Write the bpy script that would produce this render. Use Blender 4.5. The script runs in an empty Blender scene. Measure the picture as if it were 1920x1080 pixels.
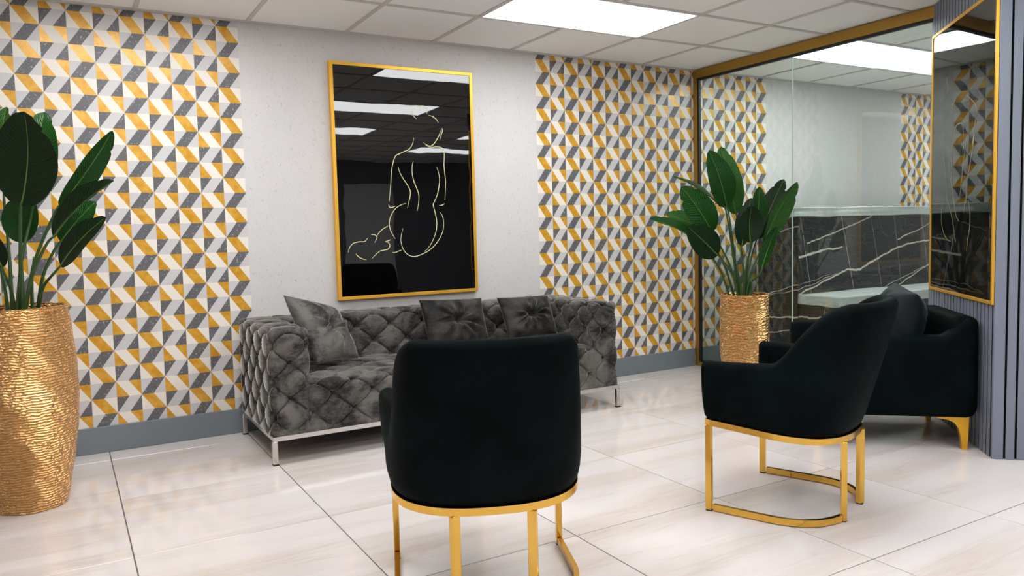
import bpy, bmesh, math, random
import numpy as np
from mathutils import Vector, Matrix, noise

# ------------------------------------------------------------------ camera, world, exposure
S = bpy.context.scene
COL = S.collection
H = 2.488                                   # ceiling height
cam_data = bpy.data.cameras.new('camera')
cam = bpy.data.objects.new('camera', cam_data)
COL.objects.link(cam)
cam_data.sensor_width = 36.0
cam_data.lens = 1451.0 / 1920 * 36
cam_data.clip_start = 0.05
_yaw, _pitch, _roll = 0.5258, 0.0744, -0.0260
_f = Vector((math.sin(_yaw) * math.cos(_pitch), math.cos(_yaw) * math.cos(_pitch), -math.sin(_pitch)))
_r = Vector((math.cos(_yaw), -math.sin(_yaw), 0))
_u = _r.cross(_f)
_r2 = _r * math.cos(_roll) + _u * math.sin(_roll)
_u2 = -_r * math.sin(_roll) + _u * math.cos(_roll)
_m = Matrix((_r2, _u2, -_f)).transposed().to_4x4()
_m.translation = Vector((0.3448, -4.9121, 1.1974))
cam.matrix_world = _m
S.camera = cam
world = bpy.data.worlds.new('world')
S.world = world
world.use_nodes = True
world.node_tree.nodes['Background'].inputs[0].default_value = (0.5, 0.5, 0.52, 1)
world.node_tree.nodes['Background'].inputs[1].default_value = 0.05
S.view_settings.view_transform = 'Standard'
S.view_settings.look = 'None'
S.view_settings.gamma = 1.0
S.view_settings.use_curve_mapping = False
S.view_settings.exposure = 0.0
LAMP = 12.0                                  # radiance of the ceiling light diffusers
S.cycles.use_denoising = True
S.cycles.max_bounces = 10
S.cycles.glossy_bounces = 5
S.cycles.transparent_max_bounces = 12
S.cycles.sample_clamp_indirect = 6.0

# ------------------------------------------------------------------ helpers
def lin(r, g, b):
    f = lambda c: (c / 255 / 12.92) if c / 255 <= 0.04045 else ((c / 255 + 0.055) / 1.055) ** 2.4
    return (f(r), f(g), f(b), 1.0)

def new_mat(name, base=(0.5, 0.5, 0.5, 1), rough=0.5, metal=0.0, **kw):
    m = bpy.data.materials.new(name)
    m.use_nodes = True
    b = m.node_tree.nodes['Principled BSDF']
    b.inputs['Base Color'].default_value = base
    b.inputs['Roughness'].default_value = rough
    b.inputs['Metallic'].default_value = metal
    for k, v in kw.items():
        b.inputs[k.replace('_', ' ')].default_value = v
    return m

class N:
    """small node-tree writer"""
    def __init__(s, m):
        s.t = m.node_tree
        s.b = s.t.nodes.get('Principled BSDF')
    def node(s, typ, **kw):
        n = s.t.nodes.new(typ)
        for k, v in kw.items():
            setattr(n, k, v)
        return n
    def link(s, a, b):
        s.t.links.new(a, b)
    def put(s, sock, v):
        if hasattr(v, 'is_output'):
            s.link(v, sock)
        else:
            sock.default_value = v
    def math(s, op, a, b=0.0, c=0.0, clamp=False):
        n = s.node('ShaderNodeMath', operation=op, use_clamp=clamp)
        for i, v in enumerate((a, b, c)):
            s.put(n.inputs[i], v)
        return n.outputs[0]
    def mix(s, f, a, b):
        n = s.node('ShaderNodeMix', data_type='RGBA')
        s.put(n.inputs[0], f); s.put(n.inputs[6], a); s.put(n.inputs[7], b)
        return n.outputs[2]
    def noise(s, vec, scale, detail=3.0, rough=0.5, dist=0.0):
        n = s.node('ShaderNodeTexNoise')
        s.put(n.inputs['Vector'], vec)
        n.inputs['Scale'].default_value = scale
        n.inputs['Detail'].default_value = detail
        n.inputs['Roughness'].default_value = rough
        n.inputs['Distortion'].default_value = dist
        return n.outputs[0]
    def mapping(s, vec, scale=(1, 1, 1), rot=(0, 0, 0), loc=(0, 0, 0)):
        n = s.node('ShaderNodeMapping')
        s.put(n.inputs['Vector'], vec)
        n.inputs['Scale'].default_value = scale
        n.inputs['Rotation'].default_value = rot
        n.inputs['Location'].default_value = loc
        return n.outputs[0]
    def coord(s, which='Object'):
        return s.node('ShaderNodeTexCoord').outputs[which]
    def pos(s):
        return s.node('ShaderNodeNewGeometry').outputs['Position']
    def xyz(s, v):
        n = s.node('ShaderNodeSeparateXYZ'); s.put(n.inputs[0], v)
        return n.outputs
    def ramp(s, f, lo, hi):
        n = s.node('ShaderNodeMapRange', interpolation_type='SMOOTHSTEP')
        s.put(n.inputs[0], f); n.inputs[1].default_value = lo; n.inputs[2].default_value = hi
        return n.outputs[0]
    def bump(s, h, strength=0.3, dist=0.01):
        n = s.node('ShaderNodeBump')
        s.put(n.inputs['Height'], h)
        n.inputs['Strength'].default_value = strength
        n.inputs['Distance'].default_value = dist
        s.link(n.outputs[0], s.b.inputs['Normal'])

def obj(name, verts, faces, mat=None, parent=None, smooth=False, uv=None, fmats=None):
    me = bpy.data.meshes.new(name)
    me.from_pydata([tuple(map(float, v)) for v in verts], [], faces)
    return finish(name, me, mat, parent, smooth, uv, fmats)

def finish(name, me, mat, parent, smooth=False, uv=None, fmats=None):
    if mat is not None:
        for m in (mat if isinstance(mat, (list, tuple)) else [mat]):
            me.materials.append(m)
    if smooth:
        me.polygons.foreach_set('use_smooth', [True] * len(me.polygons))
    if fmats is not None:
        me.polygons.foreach_set('material_index', fmats)
    if uv is not None:
        l = me.uv_layers.new(name='UVMap')
        for lp in me.loops:
            l.data[lp.index].uv = uv[lp.vertex_index]
    me.update()
    o = bpy.data.objects.new(name, me)
    COL.objects.link(o)
    adopt(o, parent)
    return o

def adopt(o, parent):
    if parent is not None:
        o.parent = parent
        if parent.get('_world'):
            o.matrix_parent_inverse = parent.matrix_basis.inverted()

def bm_obj(name, bm, mat, parent=None, smooth=False):
    me = bpy.data.meshes.new(name)
    bmesh.ops.recalc_face_normals(bm, faces=bm.faces)
    bm.to_mesh(me); bm.free()
    return finish(name, me, mat, parent, smooth)

def add_box(bm, lo, hi, bevel=0.0, seg=2, mtx=None):
    r = bmesh.ops.create_cube(bm, size=1.0)
    vs = r['verts']
    for v in vs:
        v.co = Vector([(lo[i] + hi[i]) / 2 + v.co[i] * (hi[i] - lo[i]) for i in range(3)])
    if bevel > 0:
        es = list({e for v in vs for e in v.link_edges})
        r = bmesh.ops.bevel(bm, geom=es, offset=bevel, segments=seg, affect='EDGES', profile=0.5)
        vs = list({v for v in r['verts']} | {v for v in vs if v.is_valid})
    if mtx is not None:
        bmesh.ops.transform(bm, matrix=mtx, verts=[v for v in vs if v.is_valid])
    return vs

def box(name, lo, hi, mat, parent=None, bevel=0.0, mtx=None, seg=2):
    bm = bmesh.new()
    add_box(bm, lo, hi, bevel, seg, mtx)
    return bm_obj(name, bm, mat, parent)

def tag(o, label=None, cat=None, group=None, kind=None):
    if label: o['label'] = label
    if cat: o['category'] = cat
    if group: o['group'] = group
    if kind: o['kind'] = kind
    return o

def thing(name, loc, label, cat, rotz=0.0, group=None, world_built=True, kind=None):
    o = bpy.data.objects.new(name, None)
    COL.objects.link(o)
    o.empty_display_size = 0.1
    o.matrix_basis = Matrix.Translation(loc) @ Matrix.Rotation(rotz, 4, 'Z')
    if world_built: o['_world'] = 1
    return tag(o, label, cat, group, kind)

def sweep(pts, section, closed=False, up=None, cap=True, scale=None):
    """sweep a 2-D section (side, up) along pts; returns verts, faces"""
    P = [Vector(p) for p in pts]
    n = len(P); k = len(section)
    V, F = [], []
    prev = None
    for i, p in enumerate(P):
        a = P[(i - 1) % n] if (closed or i > 0) else p
        b = P[(i + 1) % n] if (closed or i < n - 1) else p
        t = (b - a).normalized()
        if up is not None:
            side = t.cross(Vector(up)).normalized()
        else:
            if prev is None:
                prev = t.orthogonal().normalized()
            side = (prev - t * prev.dot(t)).normalized()
            prev = side
        w = side.cross(t).normalized()
        sc = scale[i] if scale else 1.0
        for (x, y) in section:
            V.append(p + side * x * sc + w * y * sc)
    m = n if closed else n - 1
    for i in range(m):
        j = (i + 1) % n
        for q in range(k):
            r = (q + 1) % k
            F.append((i * k + q, i * k + r, j * k + r, j * k + q))
    if not closed and cap:
        F.append(tuple(range(k))[::-1])
        F.append(tuple((n - 1) * k + q for q in range(k)))
    return V, F

def circ(r, n=10):
    return [(r * math.cos(2 * math.pi * i / n), r * math.sin(2 * math.pi * i / n)) for i in range(n)]

def rect(w, h):
    return [(-w / 2, -h / 2), (w / 2, -h / 2), (w / 2, h / 2), (-w / 2, h / 2)]

def smooth01(x):
    x = min(1.0, max(0.0, x))
    return x * x * (3 - 2 * x)

def spline(pts, n=8):
    """Catmull-Rom through pts"""
    P = [Vector(p) for p in pts]
    if len(P) < 3: return P
    P = [P[0] * 2 - P[1]] + P + [P[-1] * 2 - P[-2]]
    out = []
    for i in range(1, len(P) - 2):
        for k in range(n):
            t = k / n
            a, b, c, d = P[i - 1], P[i], P[i + 1], P[i + 2]
            out.append(0.5 * ((2 * b) + (c - a) * t + (2 * a - 5 * b + 4 * c - d) * t * t + (3 * b - a - 3 * c + d) * t ** 3))
    out.append(P[-2])
    return out

# ------------------------------------------------------------------ materials
M = {}
def build_materials():
    # patterned wallpaper, three panels with different column offsets
    def wallpaper(name, xoff):
        m = new_mat(name, rough=0.42)
        n = N(m)
        x, y, z = n.xyz(n.coord())
        w, h = 0.1281, 0.0893
        cu = n.math('DIVIDE', n.math('SUBTRACT', x, xoff), w)
        cv = n.math('DIVIDE', n.math('SUBTRACT', 2.449, z), h)
        col = n.math('FLOOR', cu); row = n.math('FLOOR', cv)
        u = n.math('SUBTRACT', cu, col); v = n.math('SUBTRACT', cv, row)
        par = n.math('FLOORED_MODULO', n.math('ADD', col, row), 2.0)          # 0 = "\", 1 = "/"
        par = n.math('GREATER_THAN', par, 0.5)
        typ = n.math('GREATER_THAN', n.math('FLOORED_MODULO', col, 2.0), 0.5)
        uf = n.math('ADD', n.math('MULTIPLY', u, n.math('SUBTRACT', 1.0, par)), n.math('MULTIPLY', n.math('SUBTRACT', 1.0, u), par))
        d = n.math('SUBTRACT', uf, n.math('MULTIPLY', v, 0.5))
        band = n.math('MULTIPLY', n.math('GREATER_THAN', d, 0.0), n.math('LESS_THAN', d, 0.5))
        first = n.math('ABSOLUTE', n.math('SUBTRACT', band, typ))              # xor
        P = n.coord()
        fib = n.noise(n.mapping(P, (1, 1, 1)), 95, 4, 0.65, 0.6)
        cloud = n.noise(P, 22, 4, 0.6)
        flock = n.ramp(fib, 0.60, 0.65)
        dark_f = n.ramp(n.noise(n.mapping(P, (1, 1, 1), loc=(3, 1, 7)), 110, 3, 0.6, 0.8), 0.655, 0.70)
        gold = n.mix(n.ramp(cloud, 0.3, 0.75), lin(205, 146, 28), lin(228, 176, 70))
        cream = n.mix(n.math('MULTIPLY', dark_f, 0.35), lin(236, 228, 216), lin(170, 160, 148))
        dark = n.mix(n.math('MULTIPLY', flock, 0.7), n.mix(cloud, lin(86, 85, 88), lin(104, 103, 106)), lin(215, 213, 212))
        grey = n.mix(n.math('MULTIPLY', dark_f, 0.25), lin(204, 201, 200), lin(160, 158, 156))
        cA = n.mix(first, cream, gold)
        cB = n.mix(first, grey, dark)
        c = n.mix(par, cA, cB)
        n.link(c, n.b.inputs['Base Color'])
        isgold = n.math('MULTIPLY', first, n.math('SUBTRACT', 1.0, par))
        n.link(n.math('MULTIPLY', isgold, 0.12), n.b.inputs['Metallic'])
        shin = n.math('MAXIMUM', flock, isgold)
        n.link(n.math('SUBTRACT', 0.42, n.math('MULTIPLY', shin, 0.16)), n.b.inputs['Roughness'])
        n.bump(n.math('ADD', fib, n.math('MULTIPLY', cloud, 0.3)), 0.25, 0.0015)
        return m
    M['paperA'] = wallpaper('geometric_wallpaper', 1.340 - 0.1281 * 19)
    M['paperB'] = wallpaper('geometric_wallpaper', 3.440)
    M['paperC'] = wallpaper('geometric_wallpaper', 7.842)

    m = new_mat('plain_textured_wallpaper', rough=0.5); n = N(m)
    P = n.coord()
    fib = n.noise(n.mapping(P, (1, 1, 0.6)), 75, 4, 0.6, 1.2)
    fl = n.ramp(fib, 0.60, 0.66)
    c = n.mix(n.noise(P, 6, 3), lin(206, 203, 201), lin(214, 211, 209))
    n.link(n.mix(n.math('MULTIPLY', fl, 0.42), c, lin(158, 152, 142)), n.b.inputs['Base Color'])
    n.link(n.math('SUBTRACT', 0.55, n.math('MULTIPLY', fl, 0.22)), n.b.inputs['Roughness'])
    n.bump(fib, 0.35, 0.002)
    M['plain'] = m

    M['base'] = new_mat('grey_baseboard_paint', lin(118, 126, 133), 0.38)
    M['slat'] = new_mat('grey_slat_paint', lin(122, 128, 142), 0.42)
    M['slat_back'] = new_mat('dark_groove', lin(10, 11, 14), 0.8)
    M['white_wall'] = new_mat('white_wall_paint', lin(222, 222, 222), 0.6)
    M['grey_wall'] = new_mat('dark_wall_paint', lin(112, 114, 120), 0.6)

    m = new_mat('ceiling_tile', lin(247, 246, 244), 0.8); n = N(m)
    n.bump(n.noise(n.pos(), 120, 2), 0.08, 0.002)
    M['ceil'] = m
    M['tbar'] = new_mat('ceiling_grid_metal', lin(205, 201, 196), 0.5)

    m = new_mat('light_diffuser', (1, 1, 1, 1), 0.4); n = N(m)
    n.b.inputs['Emission Color'].default_value = (0.965, 0.985, 1.0, 1)
    n.b.inputs['Emission Strength'].default_value = LAMP
    M['lamp'] = m

    # polished porcelain with long soft streaks along the tile
    m = new_mat('polished_marble_tile', rough=0.07); n = N(m)
    rnd = n.node('ShaderNodeObjectInfo').outputs['Random']
    P = n.coord()
    comb = n.node('ShaderNodeCombineXYZ')
    n.link(n.math('MULTIPLY', rnd, 37.0), comb.inputs[0]); n.link(n.math('MULTIPLY', rnd, 61.0), comb.inputs[1])
    add = n.node('ShaderNodeVectorMath', operation='ADD'); n.link(P, add.inputs[0]); n.link(comb.outputs[0], add.inputs[1])
    Q = n.mapping(add.outputs[0], (0.55, 3.2, 1), (0, 0, 0.10))
    s1 = n.noise(Q, 1.3, 5, 0.5, 0.3)
    s2 = n.noise(n.mapping(add.outputs[0], (0.5, 4.5, 1), (0, 0, 0.07), (5, 2, 0)), 1.7, 4, 0.5, 0.4)
    c = n.mix(n.ramp(s1, 0.42, 0.72), lin(220, 213, 211), lin(207, 196, 188))
    vein = n.math('SUBTRACT', 1.0, n.ramp(n.math('ABSOLUTE', n.math('SUBTRACT', s2, 0.50)), 0.0, 0.030))
    c = n.mix(n.math('MULTIPLY', n.math('MULTIPLY', vein, n.ramp(s1, 0.4, 0.6)), 0.30), c, lin(190, 178, 168))
    n.link(c, n.b.inputs['Base Color'])
    M['tile'] = m
    M['grout'] = new_mat('dark_grout', lin(92, 86, 82), 0.8)

    M['gold'] = new_mat('polished_gold', (0.83, 0.50, 0.10, 1), 0.16, 1.0)
    M['gold_satin'] = new_mat('satin_gold', (0.86, 0.46, 0.045, 1), 0.38, 0.55)
    M['gold_leg'] = new_mat('gold_lacquer', (0.83, 0.44, 0.03, 1), 0.34, 0.6)
    M['bronze'] = new_mat('brushed_brass', (0.42, 0.24, 0.045, 1), 0.35, 0.7)
    M['gasket'] = new_mat('black_gasket', (0.01, 0.01, 0.01, 1), 0.5)
    M['chrome'] = new_mat('brushed_chrome', (0.72, 0.70, 0.68, 1), 0.2, 1.0)
    M['foot'] = new_mat('black_plastic_foot', (0.012, 0.012, 0.012, 1), 0.5)

    # hammered rose gold
    m = new_mat('hammered_rose_gold', (0.92, 0.56, 0.24, 1), 0.15, 1.0); n = N(m)
    P = n.coord()
    wv = n.node('ShaderNodeTexWave', wave_type='BANDS', bands_direction='Z')
    n.put(wv.inputs['Vector'], P)
    wv.inputs['Scale'].default_value = 26; wv.inputs['Distortion'].default_value = 5.5
    wv.inputs['Detail'].default_value = 2; wv.inputs['Detail Scale'].default_value = 1.1
    nz = n.noise(n.mapping(P, (1, 1, 2.2)), 46, 3, 0.65)
    n.bump(n.math('ADD', wv.outputs[1], n.math('MULTIPLY', nz, 2.2)), 1.0, 0.018)
    n.link(n.mix(wv.outputs[1], (0.72, 0.38, 0.13, 1), (0.95, 0.60, 0.27, 1)), n.b.inputs['Base Color'])
    M['pot'] = m
    m = m.copy(); m.name = 'coarsely_hammered_rose_gold'
    for nd in m.node_tree.nodes:
        if nd.type == 'TEX_WAVE': nd.inputs['Scale'].default_value = 15; nd.inputs['Distortion'].default_value = 9
        if nd.type == 'TEX_NOISE': nd.inputs['Scale'].default_value = 30
        if nd.type == 'BUMP': nd.inputs['Distance'].default_value = 0.022
        if nd.type == 'BSDF_PRINCIPLED': nd.inputs['Roughness'].default_value = 0.12
    M['pot_coarse'] = m
    M['soil'] = new_mat('dark_soil', (0.02, 0.015, 0.01, 1), 0.9)

    # grey crushed velvet with nap marks
    def velvet(name, lo, hi, tint, sheen, spec=0.25):
        m = new_mat(name, rough=0.62); n = N(m)
        P = n.coord()
        a = n.noise(P, 4.5, 4, 0.6, 0.8)
        b = n.noise(n.mapping(P, (1, 1, 2)), 26, 4, 0.6, 1.5)
        f = n.ramp(n.math('ADD', n.math('MULTIPLY', a, 0.75), n.math('MULTIPLY', b, 0.25)), 0.37, 0.61)
        n.link(n.mix(f, lo, hi), n.b.inputs['Base Color'])
        n.b.inputs['Sheen Weight'].default_value = sheen
        n.b.inputs['Sheen Roughness'].default_value = 0.28
        n.b.inputs['Sheen Tint'].default_value = tint
        n.b.inputs['Specular IOR Level'].default_value = spec
        n.bump(n.noise(P, 420, 2), 0.06, 0.001)
        return m
    M['velvet'] = velvet('grey_velvet', lin(26, 24, 23), lin(104, 100, 95), (1, 0.97, 0.94, 1), 1.0)
    M['velvet_dark'] = velvet('charcoal_velvet', lin(12, 11, 10), lin(58, 54, 51), (1, 0.96, 0.93, 1), 0.9)
    M['velvet_black'] = velvet('black_green_velvet', (0.0016, 0.0030, 0.0030, 1), (0.0030, 0.0058, 0.0062, 1), (0.25, 0.75, 0.8, 1), 0.010, 0.03)
    M['velvet_pad'] = velvet('black_blue_velvet', (0.003, 0.005, 0.006, 1), (0.008, 0.013, 0.016, 1), (0.5, 0.8, 0.9, 1), 0.20, 0.15)
    M['lining'] = new_mat('black_lining', (0.004, 0.004, 0.004, 1), 0.9)

    # leaves: UV x along the blade, y across
    def leaf(name, dark, light, back=0.0):
        m = new_mat(name, rough=0.36); n = N(m)
        uv = n.coord('UV')
        u, v, _ = n.xyz(uv)
        av = n.math('ABSOLUTE', v)
        ph = n.math('SUBTRACT', n.math('MULTIPLY', u, 170.0), n.math('MULTIPLY', av, 34.0))
        w = n.math('SINE', n.math('ADD', ph, n.math('MULTIPLY', n.noise(uv, 5), 6.0)))
        w01 = n.math('MULTIPLY_ADD', w, 0.5, 0.5)
        c = n.mix(n.math('MULTIPLY', w01, 0.6), dark, light)
        c = n.mix(n.math('MULTIPLY', n.noise(uv, 3), 0.5), c, dark)
        n.link(c, n.b.inputs['Base Color'])
        n.b.inputs['Specular IOR Level'].default_value = 0.2
        n.bump(w01, 0.45, 0.004)
        return m
    M['leaf'] = leaf('deep_green_leaf', (0.004, 0.034, 0.003, 1), (0.016, 0.125, 0.010, 1))
    M['leaf_dark'] = leaf('dark_green_leaf', (0.004, 0.016, 0.003, 1), (0.009, 0.036, 0.007, 1))
    M['leaf_light'] = leaf('fresh_green_leaf', (0.02, 0.085, 0.012, 1), (0.06, 0.20, 0.035, 1))
    M['rib'] = new_mat('leaf_midrib', (0.10, 0.19, 0.025, 1), 0.4)
    M['stalk'] = new_mat('leaf_stalk', (0.025, 0.075, 0.012, 1), 0.38)

    m = new_mat('black_gloss_print', (0.0012, 0.0012, 0.0014, 1), 0.015); m.node_tree.nodes['Principled BSDF'].inputs['IOR'].default_value = 1.62
    n = N(m); n.bump(n.noise(n.coord(), 5, 1), 0.035, 0.01)      # slightly wavy acrylic sheet
    M['print'] = m
    M['ink'] = new_mat('pale_gold_ink', lin(216, 207, 158), 0.4)
    M['ink_thin'] = new_mat('grey_gold_ink', lin(176, 165, 130), 0.4)

    # clear greenish glass: transparent with a Fresnel mirror coat
    m = bpy.data.materials.new('partition_glass'); m.use_nodes = True
    t = m.node_tree; t.nodes.clear()
    out = t.nodes.new('ShaderNodeOutputMaterial'); mx = t.nodes.new('ShaderNodeMixShader')
    tr = t.nodes.new('ShaderNodeBsdfTransparent'); gl = t.nodes.new('ShaderNodeBsdfGlossy'); lw = t.nodes.new('ShaderNodeLayerWeight'); pw = t.nodes.new('ShaderNodeMath'); ma = t.nodes.new('ShaderNodeMath')
    tr.inputs[0].default_value = (0.91, 0.955, 0.94, 1); gl.inputs['Roughness'].default_value = 0.0
    gl.inputs[0].default_value = (0.95, 1.0, 0.98, 1)
    # Schlick reflectance of one glass face: 0.045 + 0.955 (1 - cos)^5
    pw.operation = 'POWER'; pw.inputs[1].default_value = 5.0; t.links.new(lw.outputs['Facing'], pw.inputs[0])
    lw.inputs['Blend'].default_value = 0.5
    ma.operation = 'MULTIPLY_ADD'; ma.inputs[1].default_value = 0.965; ma.inputs[2].default_value = 0.035; t.links.new(pw.outputs[0], ma.inputs[0])
    t.links.new(ma.outputs[0], mx.inputs[0]); t.links.new(tr.outputs[0], mx.inputs[1]); t.links.new(gl.outputs[0], mx.inputs[2])
    t.links.new(mx.outputs[0], out.inputs[0])
    M['glass'] = m
    M['seam'] = new_mat('glass_joint', lin(190, 205, 202), 0.3)

    m = new_mat('white_wrapped_top', lin(200, 204, 200), 0.4); n = N(m)
    n.bump(n.noise(n.coord(), 9, 4, 0.6, 1.0), 0.5, 0.02)
    M['wrap'] = m

    # black stone with pale veins (plane coordinates x, z) given as line segments
    def stone(name, axis, segs):
        m = new_mat(name, rough=0.12); n = N(m)
        P = n.coord(); x, y, z = n.xyz(P)
        a = x if axis == 0 else y
        wob = n.math('MULTIPLY', n.math('SUBTRACT', n.noise(P, 7, 4, 0.6), 0.5), 0.055)
        zz = n.math('ADD', z, wob)
        tot = None
        for (x0, z0, x1, z1, wd, st) in segs:
            dx, dz = x1 - x0, z1 - z0; L2 = dx * dx + dz * dz
            px = n.math('SUBTRACT', a, x0); pz = n.math('SUBTRACT', zz, z0)
            tt = n.math('MULTIPLY_ADD', px, dx / L2, n.math('MULTIPLY', pz, dz / L2), clamp=True)
            qx = n.math('MULTIPLY_ADD', tt, -dx, px); qz = n.math('MULTIPLY_ADD', tt, -dz, pz)
            d = n.math('SQRT', n.math('ADD', n.math('MULTIPLY', qx, qx), n.math('MULTIPLY', qz, qz)))
            v = n.math('MULTIPLY', n.math('SUBTRACT', 1.0, n.ramp(d, wd * 0.35, wd)), st)
            tot = v if tot is None else n.math('MAXIMUM', tot, v)
        fine = n.noise(n.mapping(P, (1.2, 1.2, 7), (0, -0.35, 0)), 3.5, 6, 0.6, 0.5)
        fv = n.math('MULTIPLY', n.math('SUBTRACT', 1.0, n.ramp(n.math('ABSOLUTE', n.math('SUBTRACT', fine, 0.5)), 0.0, 0.012)), 0.10)
        tot = n.math('MAXIMUM', tot, fv)
        base = n.mix(n.noise(P, 2.5, 5), lin(16, 18, 20), lin(44, 46, 50))
        n.link(n.mix(tot, base, lin(222, 212, 196)), n.b.inputs['Base Color'])
        return m
    M['stone_front'] = stone('black_veined_stone', 0, [
        (5.45, .925, 5.72, .965, .014, 1), (5.72, .965, 5.98, .99, .009, .9), (5.55, 1.03, 6.38, 1.235, .007, .9),
        (5.45, .622, 6.06, .80, .009, 1), (6.06, .80, 6.22, .79, .011, 1), (6.22, .79, 6.55, .905, .012, 1), (6.55, .905, 6.85, .985, .010, 1),
        (6.85, .985, 7.5, 1.03, .009, 1), (6.74, 1.03, 7.5, 1.24, .007, .9), (6.40, .585, 7.4, .84, .005, .7), (6.62, .58, 7.4, .86, .007, .9),
        (5.45, .66, 6.0, .79, .004, .7), (5.47, .70, 5.85, .77, .003, .6),
        (5.47, 1.24, 5.60, .62, .003, .55), (5.97, 1.24, 6.14, .62, .004, .65), (6.36, 1.24, 6.52, .62, .003, .4), (6.68, 1.24, 6.80, .62, .003, .45), (7.08, 1.24, 7.22, .62, .003, .5)])
    M['stone_side'] = stone('black_veined_stone', 1, [
        (-.71, 1.167, -.36, 1.10, .007, .8), (-1.11, .495, -1.0, .455, .010, 1), (-1.0, .455, -.42, .42, .008, .9), (-.71, .70, -.36, .60, .005, .7),
        (-.71, .66, -.36, .595, .004, .6), (-.62, .33, -.30, .26, .006, .8), (-.95, .52, -.93, .30, .003, .5)])
build_materials()

# measured stroke, leaf and cushion coordinates (metres)
ART1=[[(0.079, 0.425), (0.062, 0.439), (0.05, 0.456), (0.055, 0.476), (0.071, 0.497), (0.097, 0.509), (0.126, 0.514), (0.149, 0.509), (0.161, 0.489), (0.155, 0.461)], [(0.169, 0.453), (0.192, 0.449), (0.214, 0.438), (0.23, 0.423), (0.24, 0.406)], [(0.265, 0.371), (0.269, 0.351), (0.258, 0.327), (0.253, 0.297)], [(0.254, 0.357), (0.246, 0.33), (0.224, 0.292), (0.2, 0.262), (0.179, 0.248), (0.156, 0.25), (0.134, 0.261), (0.122, 0.272)], [(0.124, 0.269), (0.148, 0.25), (0.177, 0.239), (0.214, 0.243), (0.248, 0.241), (0.266, 0.23), (0.276, 0.204), (0.275, 0.16), (0.272, 0.119), (0.276, 0.066), (0.28, 0.012), (0.277, -0.049), (0.27, -0.12)], [(0.053, 0.296), (0.047, 0.266), (0.034, 0.24), (0.014, 0.219), (-0.018, 0.205), (-0.054, 0.188), (-0.076, 0.178), (-0.091, 0.155), (-0.105, 0.112), (-0.114, 0.066), (-0.121, 0.001), (-0.13, -0.07), (-0.137, -0.126)], [(-0.142, -0.148), (-0.137, -0.164), (-0.121, -0.167), (-0.094, -0.158)], [(-0.065, 0.1), (-0.056, 0.067), (-0.033, 0.025), (-0.006, -0.014), (0.012, -0.047), (0.016, -0.073), (0.008, -0.113), (-0.002, -0.136), (0.004, -0.126), (-0.01, -0.173)], [(0.045, 0.145), (0.036, 0.108), (0.034, 0.062), (0.042, 0.016), (0.058, -0.027), (0.073, -0.067), (0.077, -0.097), (0.074, -0.136), (0.072, -0.146), (0.061, -0.191)], [(0.217, 0.104), (0.227, 0.075), (0.235, 0.025), (0.228, -0.029), (0.214, -0.083), (0.189, -0.134), (0.181, -0.153), (0.194, -0.207), (0.203, -0.261), (0.2, -0.315), (0.185, -0.362), (0.161, -0.409), (0.13, -0.449), (0.103, -0.469)], [(0.265, -0.143), (0.252, -0.153), (0.226, -0.157)], [(0.228, -0.202), (0.246, -0.225), (0.255, -0.269), (0.25, -0.323), (0.229, -0.37), (0.194, -0.417), (0.148, -0.456), (0.092, -0.484), (0.04, -0.499), (0.004, -0.496), (-0.027, -0.478), (-0.051, -0.446), (-0.063, -0.406), (-0.063, -0.363), (-0.047, -0.307)], [(-0.018, -0.14), (-0.053, -0.15), (-0.09, -0.171), (-0.119, -0.204), (-0.136, -0.239), (-0.143, -0.275), (-0.137, -0.315), (-0.124, -0.344), (-0.105, -0.375)], [(-0.152, -0.289), (-0.186, -0.307), (-0.214, -0.329), (-0.23, -0.35)], [(-0.431, -0.455), (-0.426, -0.433), (-0.41, -0.408), (-0.386, -0.394), (-0.352, -0.388), (-0.318, -0.387), (-0.297, -0.365)], [(-0.273, -0.344), (-0.252, -0.345), (-0.237, -0.353), (-0.233, -0.368), (-0.25, -0.397)], [(-0.175, -0.394), (-0.155, -0.399), (-0.145, -0.416), (-0.149, -0.432), (-0.163, -0.445), (-0.191, -0.449), (-0.219, -0.456), (-0.248, -0.478), (-0.274, -0.501)], [(-0.136, -0.38), (-0.154, -0.388), (-0.177, -0.392)], [(-0.382, -0.466), (-0.366, -0.484), (-0.34, -0.5), (-0.311, -0.508)], [(-0.131, -0.466), (-0.112, -0.468), (-0.087, -0.46), (-0.064, -0.452)]]
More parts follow.
